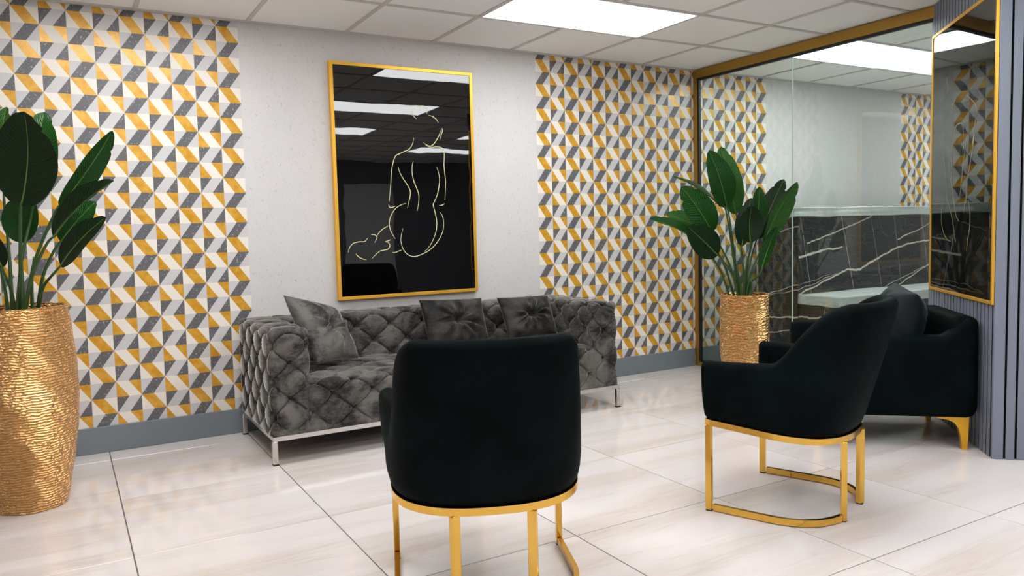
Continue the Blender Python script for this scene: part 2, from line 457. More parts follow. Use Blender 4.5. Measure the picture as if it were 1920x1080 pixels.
ART2=[[(0.761, 2.0108), (0.7383, 1.9733), (0.7237, 1.9416), (0.7328, 1.914)], [(0.5941, 1.867), (0.6104, 1.8493), (0.6547, 1.8355)], [(0.417, 1.8545), (0.3485, 1.8205), (0.2929, 1.7891), (0.2657, 1.7549), (0.274, 1.7108), (0.2967, 1.6531), (0.3148, 1.5864), (0.2889, 1.6369), (0.3209, 1.545), (0.3544, 1.469), (0.3885, 1.3916), (0.3978, 1.3207), (0.421, 1.2676), (0.4374, 1.2273)], [(0.631, 1.6576), (0.6692, 1.5582), (0.6791, 1.4644), (0.641, 1.3959), (0.5993, 1.3002), (0.553, 1.2152), (0.5047, 1.1824)], [(0.6413, 1.5618), (0.6315, 1.6187), (0.6092, 1.6737), (0.5741, 1.7102), (0.5024, 1.7157), (0.4659, 1.6889), (0.4511, 1.624), (0.4529, 1.5688)], [(0.7947, 1.695), (0.7891, 1.5784), (0.7435, 1.4495), (0.7259, 1.3331), (0.6694, 1.2643), (0.6075, 1.1782), (0.5754, 1.1031), (0.5512, 1.0661)], [(0.7558, 1.3294), (0.7987, 1.2673), (0.8073, 1.1889), (0.767, 1.1203), (0.7048, 1.0822), (0.6366, 1.069)], [(0.6088, 1.0885), (0.6198, 1.0219)], [(0.4067, 1.6505), (0.4238, 1.5812), (0.4578, 1.4766), (0.4839, 1.3604), (0.5145, 1.2699)], [(0.3656, 1.2928), (0.3368, 1.2213), (0.3382, 1.1504), (0.365, 1.0789), (0.3777, 1.0248)], [(0.6035, 1.6731), (0.6407, 1.5651), (0.6419, 1.4148)]]
LEAF_R=[([4.609, -0.754, 1.324], [4.431, -0.754, 1.736], 0.204, [-0.354, -0.91, 0.215], 0.03, 0.1), ([4.74, -0.718, 1.273], [4.655, -0.648, 1.781], 0.18, [-0.651, -0.738, 0.175], 0.03, 0.15), ([4.557, -0.747, 1.329], [4.225, -0.592, 1.558], 0.157, [-0.304, -0.115, 0.946], 0.03, 0.1), ([4.433, -0.784, 1.14], [4.201, -0.712, 1.477], 0.227, [-0.393, -0.881, 0.265], 0.03, 0.1), ([4.412, -0.676, 1.177], [4.222, -0.533, 1.289], 0.141, [-0.443, -0.782, 0.439], 0.02, 0.12), ([4.358, -0.699, 1.084], [4.029, -0.563, 1.252], 0.141, [-0.363, -0.364, 0.857], 0.03, 0.2), ([4.413, -0.855, 0.979], [4.164, -0.808, 1.195], 0.204, [-0.492, -0.853, 0.173], 0.02, 0.06), ([4.62, -0.968, 1.065], [4.58, -1.016, 1.326], 0.188, [-0.412, -0.908, 0.071], -0.04, 0.1), ([4.642, -0.867, 1.037], [4.739, -0.87, 1.389], 0.133, [-0.919, -0.388, 0.075], 0.02, 0.2), ([4.798, -0.835, 1.119], [4.857, -0.839, 1.473], 0.141, [-0.314, -0.935, 0.165], 0.03, 0.1), ([4.773, -0.954, 1.049], [4.97, -1.088, 1.493], 0.173, [0.0, -0.999, -0.05], -0.03, 0.2), ([4.82, -0.851, 1.086], [5.034, -0.914, 1.525], 0.157, [-0.769, -0.613, 0.181], 0.03, 0.1), ([4.74, -0.962, 0.867], [4.856, -1.003, 1.174], 0.094, [-0.93, -0.32, 0.18], 0.02, 0.2)]
LEAF_L=[([0.205, -0.903, 1.355], [0.246, -1.032, 1.749], 0.283, [-0.497, -0.859, 0.124], -0.04, 0.06), ([0.248, -0.741, 1.37], [0.317, -0.698, 1.799], 0.182, [-0.231, -0.971, 0.064], 0.05, 0.12), ([0.134, -0.6, 1.436], [0.164, -0.536, 1.838], 0.158, [-0.651, -0.738, 0.175], 0.03, 0.1), ([0.352, -0.849, 1.358], [0.579, -0.951, 1.695], 0.11, [0.382, -0.873, -0.303], 0.02, 0.2), ([0.319, -0.935, 1.217], [0.564, -1.102, 1.458], 0.139, [-0.813, -0.39, 0.432], 0.03, 0.25), ([0.347, -0.79, 1.197], [0.499, -0.816, 1.381], 0.12, [-0.292, -0.892, 0.346], 0.03, 0.1), ([0.34, -1.004, 1.093], [0.521, -1.161, 1.299], 0.125, [-0.798, -0.576, 0.179], 0.03, 0.12), ([0.191, -0.723, 1.197], [0.215, -0.693, 1.431], 0.158, [-0.404, -0.899, 0.17], 0.03, 0.06), ([0.116, -0.816, 1.091], [0.077, -0.837, 1.261], 0.096, [-0.404, -0.899, 0.17], 0.02, 0.1)]
CUSH={'L': [[1.418, -0.475, 0.866], [1.765, -0.297, 0.757], [1.855, -0.455, 0.455], [1.548, -0.655, 0.478]], 'M': [[2.326, -0.29, 0.765], [2.787, -0.29, 0.748], [2.767, -0.43, 0.449], [2.321, -0.43, 0.469]], 'R': [[2.875, -0.34, 0.746], [3.288, -0.34, 0.737], [3.273, -0.48, 0.477], [2.882, -0.48, 0.469]]}

# ------------------------------------------------------------------ room shell
XL, XR, YB = -2.4, 10.2, -8.5
def structure(o, label, cat):
    return tag(o, label, cat, kind='structure')

floor = structure(box('floor', (XL, YB, -0.06), (XR, 0.0, -0.002), M['grout']), 'pale polished marble tile floor with thin dark joints', 'floor')
TX, TY = 0.7524, 0.7586
tile_mesh = None
g = 0.0022
for i in range(-4, 12):
    for j in range(-2, 10):
        x0, x1 = 0.5149 + TX * i, 0.5149 + TX * (i + 1)
        y1 = -0.9598 - TY * (j - 0); y0 = y1 - TY
        x0, x1 = max(x0, XL), min(x1, XR); y0, y1 = max(y0, YB), min(y1, 0.0)
        if x1 - x0 < 0.02 or y1 - y0 < 0.02: continue
        full = abs(x1 - x0 - TX) < 1e-6 and abs(y1 - y0 - TY) < 1e-6
        hx, hy = (x1 - x0) / 2 - g, (y1 - y0) / 2 - g
        if full and tile_mesh:
            o = bpy.data.objects.new('tile', tile_mesh); COL.objects.link(o)
        else:
            o = box('tile', (-hx, -hy, -0.008), (hx, hy, 0.0), M['tile'], None, 0.0012, seg=1)
            if full: tile_mesh = o.data
        o.location = ((x0 + x1) / 2, (y0 + y1) / 2, 0)
        o.parent = floor

ceiling = structure(box('ceiling', (XL, YB, H + 0.02), (XR, 0.0, H + 0.08), M['ceil']), 'white suspended grid ceiling of square tiles', 'ceiling')
T = 0.61
gx0, gy0 = 0.7838, 0.6914
LIGHTS = []                                              # (x0, y_top) of the two-tile fixtures
rows = [0, 3, 6, 9]
for r in rows:
    LIGHTS.append((gx0 + 3 * T, -(gy0 + r * T)))
    LIGHTS.append((gx0 - 1 * T, -(gy0 + r * T)))
LIGHTS.append((5.18, -gy0))
LIGHTS.append((5.18 + 5 * T, -gy0))  # added fixture, out of view, to brighten the wallpaper behind the glass
for r in (6, 9):
    LIGHTS.append((5.18, -(gy0 + r * T)))
def under_light(cx, cy):
    for lx, ly in LIGHTS:
        if lx - 0.02 < cx < lx + 2 * T + 0.02 and ly - T - 0.02 < cy < ly + 0.02: return True
    return False
xs_main = [XL] + [gx0 + T * k for k in range(-5, 7)] + [5.02]
xs_back = [5.02] + [5.18 + T * k for k in range(0, 9)] + [XR]
ys = [0.0] + [-(gy0 + T * k) for k in range(0, 13)] + [YB]
ctile = None
for xs in (xs_main, xs_back):
    for a, b in zip(xs[:-1], xs[1:]):
        for c, d in zip(ys[1:], ys[:-1]):
            if b - a < 0.05 or d - c < 0.05: continue
            if under_light((a + b) / 2, (c + d) / 2): continue
            full = abs(b - a - T) < 1e-6 and abs(d - c - T) < 1e-6
            hx, hy = (b - a) / 2 - 0.002, (d - c) / 2 - 0.002
            if full and ctile:
                o = bpy.data.objects.new('ceiling_tile', ctile); COL.objects.link(o)
            else:
                o = box('ceiling_tile', (-hx, -hy, 0.0), (hx, hy, 0.014), M['ceil'], None)
                if full: ctile = o.data
            o.location = ((a + b) / 2, (c + d) / 2, H + 0.006)
            o.parent = ceiling
bw = 0.012
for x in xs_main[1:-1] + xs_back[1:-1]:
    cuts = [0.0]
    for lx, ly in sorted(LIGHTS, key=lambda q: -q[1]):        # the grid is cut out at the two-tile fixtures
        if abs(lx + T - x) < .02: cuts += [ly - .004, ly - T + .004]
    cuts.append(YB)
    for b, a in zip(cuts[0::2], cuts[1::2]):
        box('grid_bar', (x - bw, a, H - 0.001), (x + bw, b, H + 0.010), M['tbar'], ceiling)
for y in ys[1:-1]:
    segs = [(XL, 5.02), (5.02, XR)]
    for a, b in segs:
        box('grid_bar', (a, y - bw, H - 0.0015), (b, y + bw, H + 0.010), M['tbar'], ceiling)
box('wall_angle', (XL, -0.028, H - 0.004), (XR, 0.0, H + 0.010), M['tbar'], ceiling)

n_rear = 0
for k, (lx, ly) in enumerate(LIGHTS):
    if (lx, ly) == LIGHTS[0]:
        lab, grp = 'bright panel light in the ceiling above the sofa, nearest the patterned wall', None
    elif k == len(rows) * 2:
        lab, grp = 'bright panel light in the ceiling behind the glass partition', None
    elif k == len(rows) * 2 + 1:
        lab, grp = 'added fill panel light brightening the room behind the glass, hidden by the framed picture', None
    else:
        lab, grp = 'rear ceiling panel light seen only as a reflection in the glossy pictures', 'ceiling lights at the rear of the room'
    t = thing('ceiling_light', (lx + T, ly - T / 2, H), lab, 'light', group=grp)
    V, F = sweep([(lx + .012, ly - T + .012, H + .004), (lx + 2 * T - .012, ly - T + .012, H + .004), (lx + 2 * T - .012, ly - .012, H + .004), (lx + .012, ly - .012, H + .004)],
                 rect(0.016, 0.012), closed=True, up=(0, 0, 1))
    obj('frame', V, F, M['ceil'], t)
    box('diffuser', (lx + .014, ly - T + .014, H + 0.001), (lx + 2 * T - .014, ly - .014, H + 0.012), M['lamp'], t)

# wall with wallpaper
wall = structure(box('wall_back', (XL, 0.004, 0.0), (XR, 0.10, H + 0.08), M['white_wall']), 'long back wall with alternating geometric and plain grey wallpaper', 'wall')
def paper(x0, x1, m, label):
    o = box('wallpaper', (x0, 0.0, 0.0), (x1, 0.006, H + 0.02), m, wall)
    o['label'] = label
paper(XL, 1.338, M['paperA'], 'gold, grey and cream geometric wallpaper behind the tall plant')
paper(1.338, 3.440, M['plain'], 'plain grey flecked wallpaper behind the framed picture')
paper(3.440, 5.875, M['paperB'], 'geometric wallpaper right of the sofa running behind the glass')
paper(5.875, 7.842, M['plain'], 'plain grey wallpaper behind the glass partition')
paper(7.842, XR, M['paperC'], 'geometric wallpaper panel at the far end behind the glass')
bm = bmesh.new(); add_box(bm, (XL, -0.014, 0.0), (4.985, 0.0, 0.150), 0.003)
structure(bm_obj('baseboard_back', bm, M['base']), 'grey painted baseboard along the patterned back wall', 'baseboard')
structure(box('baseboard_far', (5.06, -0.014, 0.0), (XR, 0.0, 0.150), M['base'], None, 0.003), 'grey baseboard behind the glass partition', 'baseboard')
structure(box('wall_left', (XL - .1, YB, 0), (XL, 0.1, H + .08), M['white_wall']), 'pale side wall outside the view', 'wall')
structure(box('wall_right', (XR, YB, 0), (XR + .1, 0.1, H + .08), M['white_wall']), 'pale end wall of the room behind the glass', 'wall')
structure(box('wall_front', (XL, YB - .1, 0), (XR, YB, H + .08), M['grey_wall']), 'dark wall behind the viewpoint', 'wall')
structure(box('door_1', (4.70, YB, 0), (5.62, YB + .05, 2.10), M['white_wall'], None, 0.004), 'pale door behind the viewpoint reflected in the framed picture', 'door')

# glass partition (perpendicular to the back wall)
GX = 5.02
gp = thing('window_1', (GX, -1.05, 0), 'floor to ceiling clear glass partition in a brass frame', 'glass partition', kind='structure')
box('top_rail', (GX - .022, -2.09, H - .072), (GX + .022, -0.001, H - .002), M['bronze'], gp, 0.002)
box('gasket', (GX - .012, -2.09, H - .090), (GX + .012, -0.04, H - .073), M['gasket'], gp)
box('jamb', (GX - .022, -0.040, 0.0005), (GX + .022, -0.0005, H - .074), M['bronze'], gp, 0.002)
box('gasket', (GX - .012, -0.054, .045), (GX + .012, -0.041, H - .091), M['gasket'], gp)
box('bottom_rail', (GX - .022, -2.09, 0.0005), (GX + .022, -0.042, 0.034), M['bronze'], gp, 0.002)
box('gasket', (GX - .012, -2.09, 0.035), (GX + .012, -0.055, 0.046), M['gasket'], gp)
for a, b in ((-1.000, -0.056), (-2.09, -1.006)):
    V = [(GX, a, .047), (GX, b, .047), (GX, b, H - .091), (GX, a, H - .091)]
    box('pane', (GX - .0005, a, .047), (GX + .0005, b, H - .091), M['glass'], gp)
box('joint', (GX - .005, -1.005, .047), (GX + .005, -1.001, H - .091), M['seam'], gp)

# angled slat wall and the column face
s2 = math.sqrt(.5)
WT = math.radians(47)
ct, st = math.cos(WT), math.sin(WT)
A1 = Vector((4.285, -2.835, 0)); dA = Vector((-ct, -st, 0)); nA = Vector((-st, ct, 0))
LA = (5.02 - 4.285) / ct
A0 = A1 - dA * LA
dB = Vector((st, -ct, 0)); nB = Vector((-ct, -st, 0))
def slat_wall(name, P0, d, nn, length, label, pitch=0.052, gap=0.011):
    q0, q1 = P0 + d * .05, P0 + d * (length - .05)
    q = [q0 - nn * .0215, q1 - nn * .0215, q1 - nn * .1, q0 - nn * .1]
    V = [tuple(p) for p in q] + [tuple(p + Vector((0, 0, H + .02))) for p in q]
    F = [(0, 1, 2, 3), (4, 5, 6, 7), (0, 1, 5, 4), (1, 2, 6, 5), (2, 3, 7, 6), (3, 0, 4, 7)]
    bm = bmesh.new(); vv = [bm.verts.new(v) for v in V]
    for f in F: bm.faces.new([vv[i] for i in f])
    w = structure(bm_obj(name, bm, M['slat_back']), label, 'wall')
    k = int(length / pitch)
    me = None
    rot = Matrix((d, nn, Vector((0, 0, 1)))).transposed().to_4x4()
    for i in range(k + 1):
        a, b = i * pitch + (gap if i else 0.0), min((i + 1) * pitch, length)
        if b - a < .01: continue
        if me and abs(b - a - pitch + gap) < 1e-6:
            o = bpy.data.objects.new('slat', me); COL.objects.link(o)
        else:
            o = box('slat', (0, -.021, 0.001), (b - a, 0.0, H), M['slat'], None, 0.0015, seg=1)
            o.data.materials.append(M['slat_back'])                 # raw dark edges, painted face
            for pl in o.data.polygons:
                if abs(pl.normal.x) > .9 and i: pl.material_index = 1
            if i: me = o.data
        mm = rot.copy(); mm.translation = P0 + d * a
        o.matrix_basis = mm
        o.parent = w
    return w
slat_wall('wall_angled', A0, dA, nA, LA - .022, 'grey vertical slat wall standing at an angle behind the armchair')
slat_wall('wall_column', A1, dB, nB, 0.99, 'grey boarded column face at the right edge', pitch=0.050, gap=0.010)
B1 = A1 + dB * 0.99
structure(box('wall_side', (B1.x, B1.y - .1, 0), (XR, B1.y, H + .02), M['grey_wall']), 'wall running on beyond the grey column', 'wall')
structure(box('wall_inner', (5.06, -2.24, 0), (XR, -2.14, H + .02), M['white_wall']), 'inner wall of the room behind the glass', 'wall')

# ------------------------------------------------------------------ reception desk behind the glass
DX = 5.45
desk = thing('reception_desk', (6.6, -.75, 0), 'black veined stone reception desk with white wrapped tops behind the glass', 'desk')
box('bar_front', (DX, -.707, .0), (8.3, -.667, 1.25), M['stone_front'], desk, .002)
box('side_panel', (DX - .012, -.707, .0), (DX, -.30, 1.25), M['stone_side'], desk, .001)['label'] = 'end panel of the tall counter'
box('rear_panel', (DX, -.36, .0), (8.3, -.33, 1.25), M['stone_front'], desk, .002)
def wrapped(name, lo, hi, seed, label):
    bm = bmesh.new()
    add_box(bm, lo, hi)
    bmesh.ops.subdivide_edges(bm, edges=bm.edges, cuts=14, use_grid_fill=True)
    for v in bm.verts:
        q = Vector((v.co.x * 3 + seed, v.co.y * 8, v.co.z * 14))
        a = noise.noise(q) * .010 + noise.noise(q * 2.7) * .005
        dn = Vector((0, 0, 0))
        if v.co.y < lo[1] + 1e-4: dn.y = -1
        if v.co.z > hi[2] - 1e-4: dn.z = .7
        if v.co.x < lo[0] + 1e-4: dn.x = -1
        v.co += dn * a
        if v.co.z < lo[2] + 1e-3: v.co.z += a * 1.2
    o = bm_obj(name, bm, M['wrap'], desk, True)
    o['label'] = label
wrapped('countertop', (DX - .10, -.755, 1.245), (8.35, -.28, 1.318), 1.0, 'upper counter top wrapped in white film')
wrapped('worktop', (DX - .01, -1.12, .545), (8.3, -.709, .622), 5.0, 'lower white wrapped worktop')
box('desk_front', (DX + .01, -1.09, .0), (8.3, -1.06, .545), M['stone_front'], desk, .002)
box('side_panel', (DX, -1.09, .0), (DX + .01, -.709, .545), M['stone_side'], desk, .001)['label'] = 'end panel of the lower desk'

# ------------------------------------------------------------------ framed pictures
def ribbon(pts3, nrm, w, taper=True):
    P = spline(pts3, 6)
    n = len(P)
    V, F = [], []
    for i, p in enumerate(P):
        t = (P[min(i + 1, n - 1)] - P[max(i - 1, 0)]).normalized()
        s = t.cross(nrm).normalized()
        k = w * (0.35 + 0.65 * math.sin(math.pi * (i + .5) / n) ** .6) if taper else w
        V += [p - s * k / 2, p + s * k / 2]
    for i in range(n - 1):
        F.append((2 * i, 2 * i + 1, 2 * i + 3, 2 * i + 2))
    return V, F

def picture(org, ex, nn, W0, W1, Z0, Z1, strokes, label, mframe, lw, mink, dep=.04, fw=.022):
    """org + ex*a + z ; frame between a in [W0,W1], z in [Z0,Z1]; nn points into the room"""
    ez = Vector((0, 0, 1))
    c = org + ex * (W0 + W1) / 2 + ez * Z0
    t = thing('framed_picture', c + nn * dep / 2, label, 'picture')
    rot = Matrix((ex, nn, ez)).transposed().to_4x4()
    def bx(name, lo, hi, m, bev=.0015):
        mm = rot.copy(); mm.translation = org
        return box(name, lo, hi, m, t, bev, mm)
    bx('frame_side', (W0, 0.002, Z0), (W0 + fw, dep, Z1), mframe)
    bx('frame_side', (W1 - fw, 0.002, Z0), (W1, dep, Z1), mframe)
    bx('frame_rail', (W0 + fw, 0.002, Z0), (W1 - fw, dep, Z0 + fw), mframe)
    bx('frame_rail', (W0 + fw, 0.002, Z1 - fw), (W1 - fw, dep, Z1), mframe)
    panel = bx('glossy_panel', (W0 + fw - .002, 0.004, Z0 + fw - .002), (W1 - fw + .002, dep - .004, Z1 - fw + .002), M['print'], 0)
    V, F = [], []
    for s in strokes:
        p3 = [org + ex * a + ez * z + nn * (dep - .0034) for a, z in s]
        v, f = ribbon(p3, nn, lw)
        F += [tuple(i + len(V) for i in q) for q in f]; V += v
    o = obj('line_drawing', V, F, mink, panel)
    o['label'] = 'thin pale gold line drawing'
    return t
picture(Vector((2.386, 0, 1.537)), Vector((1, 0, 0)), Vector((0, -1, 0)), -.508, .508, -.764, .762, ART1,
        'black glossy picture in a gold frame hanging above the grey sofa', M['gold_satin'], .0056, M['ink'])
Lw = lambda c: c
orgB = A1.copy()                          # right-hand end of the slat wall
picture(orgB, -dA, nA, .005, 1.025, .770, 2.300, ART2,
        'black glossy picture in a gold frame hanging on the grey slat wall', M['gold_satin'], .0045, M['ink_thin'], dep=.014, fw=.018)

# ------------------------------------------------------------------ tufted sofa
def tuft_height(i, j, par=1):
    p = (i + j + par) / 2; q = (i - j + par) / 2
    sp = abs(math.sin(math.pi * p)); sq = abs(math.sin(math.pi * q))
    fp = p - round(p); fq = q - round(q)
    di, dj = fp + fq, fp - fq                              # offset to the nearest lattice point of the diamond grid
    r = math.hypot(di, dj)
    h = -.018 * (1 - (sp * sq) ** .38)
    h -= .032 * math.exp(-(r / .23) ** 2)
    dl = min(abs(fp), abs(fq))
    h -= .009 * math.exp(-(dl / .022) ** 2)
    an = math.atan2(dj, di)
    h += .0042 * math.sin(an * 12 + 3 * math.sin(an * 3 + i)) * math.exp(-((r - .30) / .18) ** 2)
    return h

SX0, SY0, SZ0 = 1.235, -.850, .152
AX, AY, AZ = .11435, .1010, .0945
def tuft_box(name, i0, i1, j0, j1, k0, k1, faces, parent, mat, R=.045, res=18, buttons=None):
    """box on the tufting lattice: i along x, j from the front backwards, k upwards"""
    X = lambda i: SX0 + i * AX
    Y = lambda j: SY0 + j * AY
    Z = lambda k: SZ0 + k * AZ
    lo = Vector((X(i0), Y(j0), Z(k0))); hi = Vector((X(i1), Y(j1), Z(k1)))
    def place(p, d):
        q = Vector([min(max(p[a], lo[a] + R), hi[a] - R) for a in range(3)])
        q.z = min(max(p.z, lo.z + .012), hi.z - R) if p.z < lo.z + R else q.z
        v = p - q
        n = v.normalized() if v.length > 1e-7 else Vector((0, 0, 1))
        rr = R if p.z > lo.z + .012 else .012
        L = min(R, max(v.length, 1e-6))
        L = R if q.z > lo.z + .012 + 1e-6 or v.length > R else L
        return q + n * (L + d), n
    V, F = [], []
    def grid(fn, na, nb):
        na, nb = int(na), int(nb)
        b0 = len(V)
        for a in range(na + 1):
            for b in range(nb + 1):
                p, d, _n = fn(a / na, b / nb)
                V.append(place(p, d)[0])
        for a in range(na):
            for b in range(nb):
                q = b0 + a * (nb + 1) + b
                F.append((q, q + 1, q + nb + 2, q + nb + 1))
    di, dj, dk = i1 - i0, j1 - j0, k1 - k0
    lerp = lambda a, b, t: a + (b - a) * t
    def fade(k):                                          # flat hem near the rail
        return smooth01((k - k0) / .45)
    def f_front(s, t):
        i, k = lerp(i0, i1, s), lerp(k0, k1, t)
        return Vector((X(i), lo.y, Z(k))), tuft_height(i, k) * fade(k), None
    def f_left(s, t):
        j, k = lerp(j0, j1, s), lerp(k0, k1, t)
        return Vector((lo.x, Y(j), Z(k))), tuft_height(i0 - (j - j0), k) * fade(k), None
    def f_right(s, t):
        j, k = lerp(j0, j1, s), lerp(k0, k1, t)
        return Vector((hi.x, Y(j), Z(k))), tuft_height(i1 + (j - j0), k) * fade(k), None
    def f_top(s, t):
        i, j = lerp(i0, i1, s), lerp(j0, j1, t)
        return Vector((X(i), Y(j), hi.z)), tuft_height(i, k1 + (j - j0)), None
    def f_back(s, t):
        i, k = lerp(i0, i1, s), lerp(k0, k1, t)
        return Vector((X(i), hi.y, Z(k))), -.01, None
    def f_bottom(s, t):
        i, j = lerp(i0, i1, s), lerp(j0, j1, t)
        return Vector((lerp(lo.x + .012, hi.x - .012, s), lerp(lo.y + .012, hi.y - .012, t), lo.z)), 0, None
    if 'F' in faces: grid(f_front, di * res, dk * res)
    if 'L' in faces: grid(f_left, dj * res, dk * res)
    if 'R' in faces: grid(f_right, dj * res, dk * res)
    if 'T' in faces: grid(f_top, di * res, dj * res)
    if 'B' in faces: grid(f_back, di * 2, dk * 2)
    bm = bmesh.new()
    vv = [bm.verts.new(v) for v in V]
    for f in F:
        bm.faces.new([vv[x] for x in f])
    bmesh.ops.remove_doubles(bm, verts=bm.verts, dist=.0008)
    # closed underside
    r = bmesh.ops.create_grid(bm, x_segments=1, y_segments=1, size=.5)
    for v in r['verts']:
        v.co = Vector(((lo.x + hi.x) / 2 + v.co.x * (hi.x - lo.x - .05), (lo.y + hi.y) / 2 + v.co.y * (hi.y - lo.y - .05), lo.z + .004))
    o = bm_obj(name, bm, mat, parent, True)
    # buttons
    spots = []
    for f in faces:
        if f == 'F': rng = [(i, k, 'F') for i in range(math.ceil(i0), int(i1) + 1) for k in range(k0 + 1, k1 + 1)]
        elif f == 'T': rng = [(i, j, 'T') for i in range(math.ceil(i0), int(i1) + 1) for j in range(j0 + 1, j1)]
        elif f in 'LR': rng = [(j, k, f) for j in range(j0, j1) for k in range(k0 + 1, k1 + 1)]
        else: rng = []
        for a, b, ff in rng:
            if ff == 'F': I, K = a, b; p = Vector((X(a), lo.y, Z(b)))
            elif ff == 'T': I, K = a, k1 + (b - j0); p = Vector((X(a), Y(b), hi.z))
            elif ff == 'L': I, K = i0 - (a - j0), b; p = Vector((lo.x, Y(a), Z(b)))
            else: I, K = i1 + (a - j0), b; p = Vector((hi.x, Y(a), Z(b)))
            if (I + K + 1) % 2: continue
            if buttons and not buttons(ff, a, b): continue
            q, nn = place(p, -.048)
            spots.append((q, nn))
    return o, spots

sofa = thing('sofa', (SX0 + 10 * AX, SY0 + 4 * AY, 0), 'grey velvet button tufted sofa on chrome legs against the plain wall', 'sofa')
spots = []
for nm, i0, i1, fc in (('arm', 0, 2, 'FLRTB'), ('arm', 18, 20, 'FLRTB')):
    inner = 'R' if i0 == 0 else 'L'
    o, sp = tuft_box(nm, i0, i1, 0, 8, 0, 6, fc, sofa, M['velvet'], R=.05,
                     buttons=lambda f, a, b, inner=inner: not (f == inner and (b < 4 or a > 5)))
    spots += sp
o, sp = tuft_box('backrest', 1.5, 18.5, 6, 8, 0, 6, 'FTB', sofa, M['velvet'], R=.05, buttons=lambda f, a, b: (f == 'T' or b > 3) and 2 < a < 18)
spots += sp
o, sp = tuft_box('seat', 1.5, 18.5, 0, 8, 0, 3, 'FT', sofa, M['velvet'], R=.05, buttons=lambda f, a, b: 2 < a < 18 and (f == 'F' or b < 6))
spots += sp
btn = None
seen = []
for q, nn in spots:
    if any((q - s).length < .03 for s in seen): continue
    seen.append(q)
    if btn is None:
        bm = bmesh.new(); bmesh.ops.create_uvsphere(bm, u_segments=8, v_segments=5, radius=.014)
        bmesh.ops.scale(bm, vec=(1, 1, .5), verts=bm.verts)
        o = bm_obj('button', bm, M['velvet_dark'], None, True); btn = o.data
    else:
        o = bpy.data.objects.new('button', btn); COL.objects.link(o)
    mm = nn.to_track_quat('Z', 'Y').to_matrix().to_4x4(); mm.translation = q
    o.matrix_basis = mm
    adopt(o, sofa)
xa, xb, ya, yb = SX0 + .012, SX0 + 20 * AX - .012, SY0 + .012, SY0 + 8 * AY - .02
V, F = sweep([(xa, ya, .140), (xb, ya, .140), (xb, yb, .140), (xa, yb, .140)], rect(.026, .024), closed=True, up=(0, 0, 1))
obj('rail', V, F, M['chrome'], sofa)
for x in (xa + .004, xb - .004):
    for y in (ya + .004, yb - .004):
        lg = box('leg', (x - .014, y - .014, .006), (x + .014, y + .014, .129), M['chrome'], sofa, .005)
        box('foot', (x - .015, y - .015, 0.0), (x + .015, y + .015, .006), M['foot'], lg)

# ------------------------------------------------------------------ cushions
def pillow_mesh(c4, thick, seed=0, dimple=True, n=60, pinch=.5, wr=.012):
    TL, TR, BR, BL = [Vector(c) for c in c4]
    nn = (TR - TL).cross(BL - TL).normalized()            # towards the viewer
    V, F = [], []
    def pt(s, t, side):
        u, v = 2 * s - 1, 2 * t - 1
        e = ((1 - u * u) * (1 - v * v))
        # concave edges between pointed corners
        k = .055
        s2_ = .5 + .5 * u * (1 - k * (1 - v * v)); t2 = .5 + .5 * v * (1 - k * (1 - u * u))
        p = TL * (1 - s2_) * (1 - t2) + TR * s2_ * (1 - t2) + BR * s2_ * t2 + BL * (1 - s2_) * t2
        h = thick * (max(e, 0) ** pinch)
        r = math.hypot(u, v); an = math.atan2(v, u)
        if dimple:
            h -= thick * .75 * math.exp(-(r / .20) ** 2)
        w = math.sin(an * 9 + 2.2 * math.sin(an * 2 + seed) + seed) * math.exp(-((r - .45) / .30) ** 2) * wr
        w += math.sin(an * 17 + seed * 3) * math.exp(-((r - .28) / .15) ** 2) * wr * .5
        w += noise.noise(Vector((u * 2.2 + seed, v * 2.2, side))) * .010 * min(1, e * 4)
        if dimple:
            rd = (1 - abs(math.sin(an * 3.5 + seed + .6 * math.sin(r * 5 + seed)))) ** 5
            w += rd * .016 * math.exp(-((r - .42) / .32) ** 2)
        if e > 0: h += w * min(1, e * 5)
        return p + nn * h * side
    m = n + 1
    for side in (1, -1):
        b0 = len(V)
        for a in range(m):
            for b in range(m):
                V.append(pt(b / n, a / n, side))
        for a in range(n):
            for b in range(n):
                q = b0 + a * m + b
                f = (q, q + m, q + m + 1, q + 1)
                F.append(f if side == 1 else f[::-1])
    bm = bmesh.new(); vv = [bm.verts.new(v) for v in V]
    for f in F: bm.faces.new([vv[x] for x in f])
    bmesh.ops.remove_doubles(bm, verts=bm.verts, dist=.0008)
    return bm, (TL + TR + BR + BL) / 4, nn

def cushion(c4, thick, label, mat, seed, group=None):
    bm, c, nn = pillow_mesh(c4, thick, seed)
    zmin = min(Vector(p).z for p in c4)
    t = thing('cushion', (c.x, c.y, zmin), label, 'cushion', group=group)
    bm_obj('cover', bm, mat, t, True)
    bm = bmesh.new(); bmesh.ops.create_uvsphere(bm, u_segments=10, v_segments=6, radius=.012)
    mm = nn.to_track_quat('Z', 'Y').to_matrix().to_4x4() @ Matrix.Diagonal((1, 1, .5, 1)); mm.translation = c + nn * (thick * .27)
    bmesh.ops.transform(bm, matrix=mm, verts=bm.verts)
    bm_obj('button', bm, mat, t, True)
    return t
cushion(CUSH['L'], .095, 'grey velvet cushion leaning in the left corner of the sofa', M['velvet'], 1.3)
cushion(CUSH['M'], .075, 'charcoal velvet cushion in the middle of the sofa backrest', M['velvet_dark'], 4.1)
cushion(CUSH['R'], .075, 'charcoal velvet cushion next to the right arm of the sofa', M['velvet_dark'], 7.7)

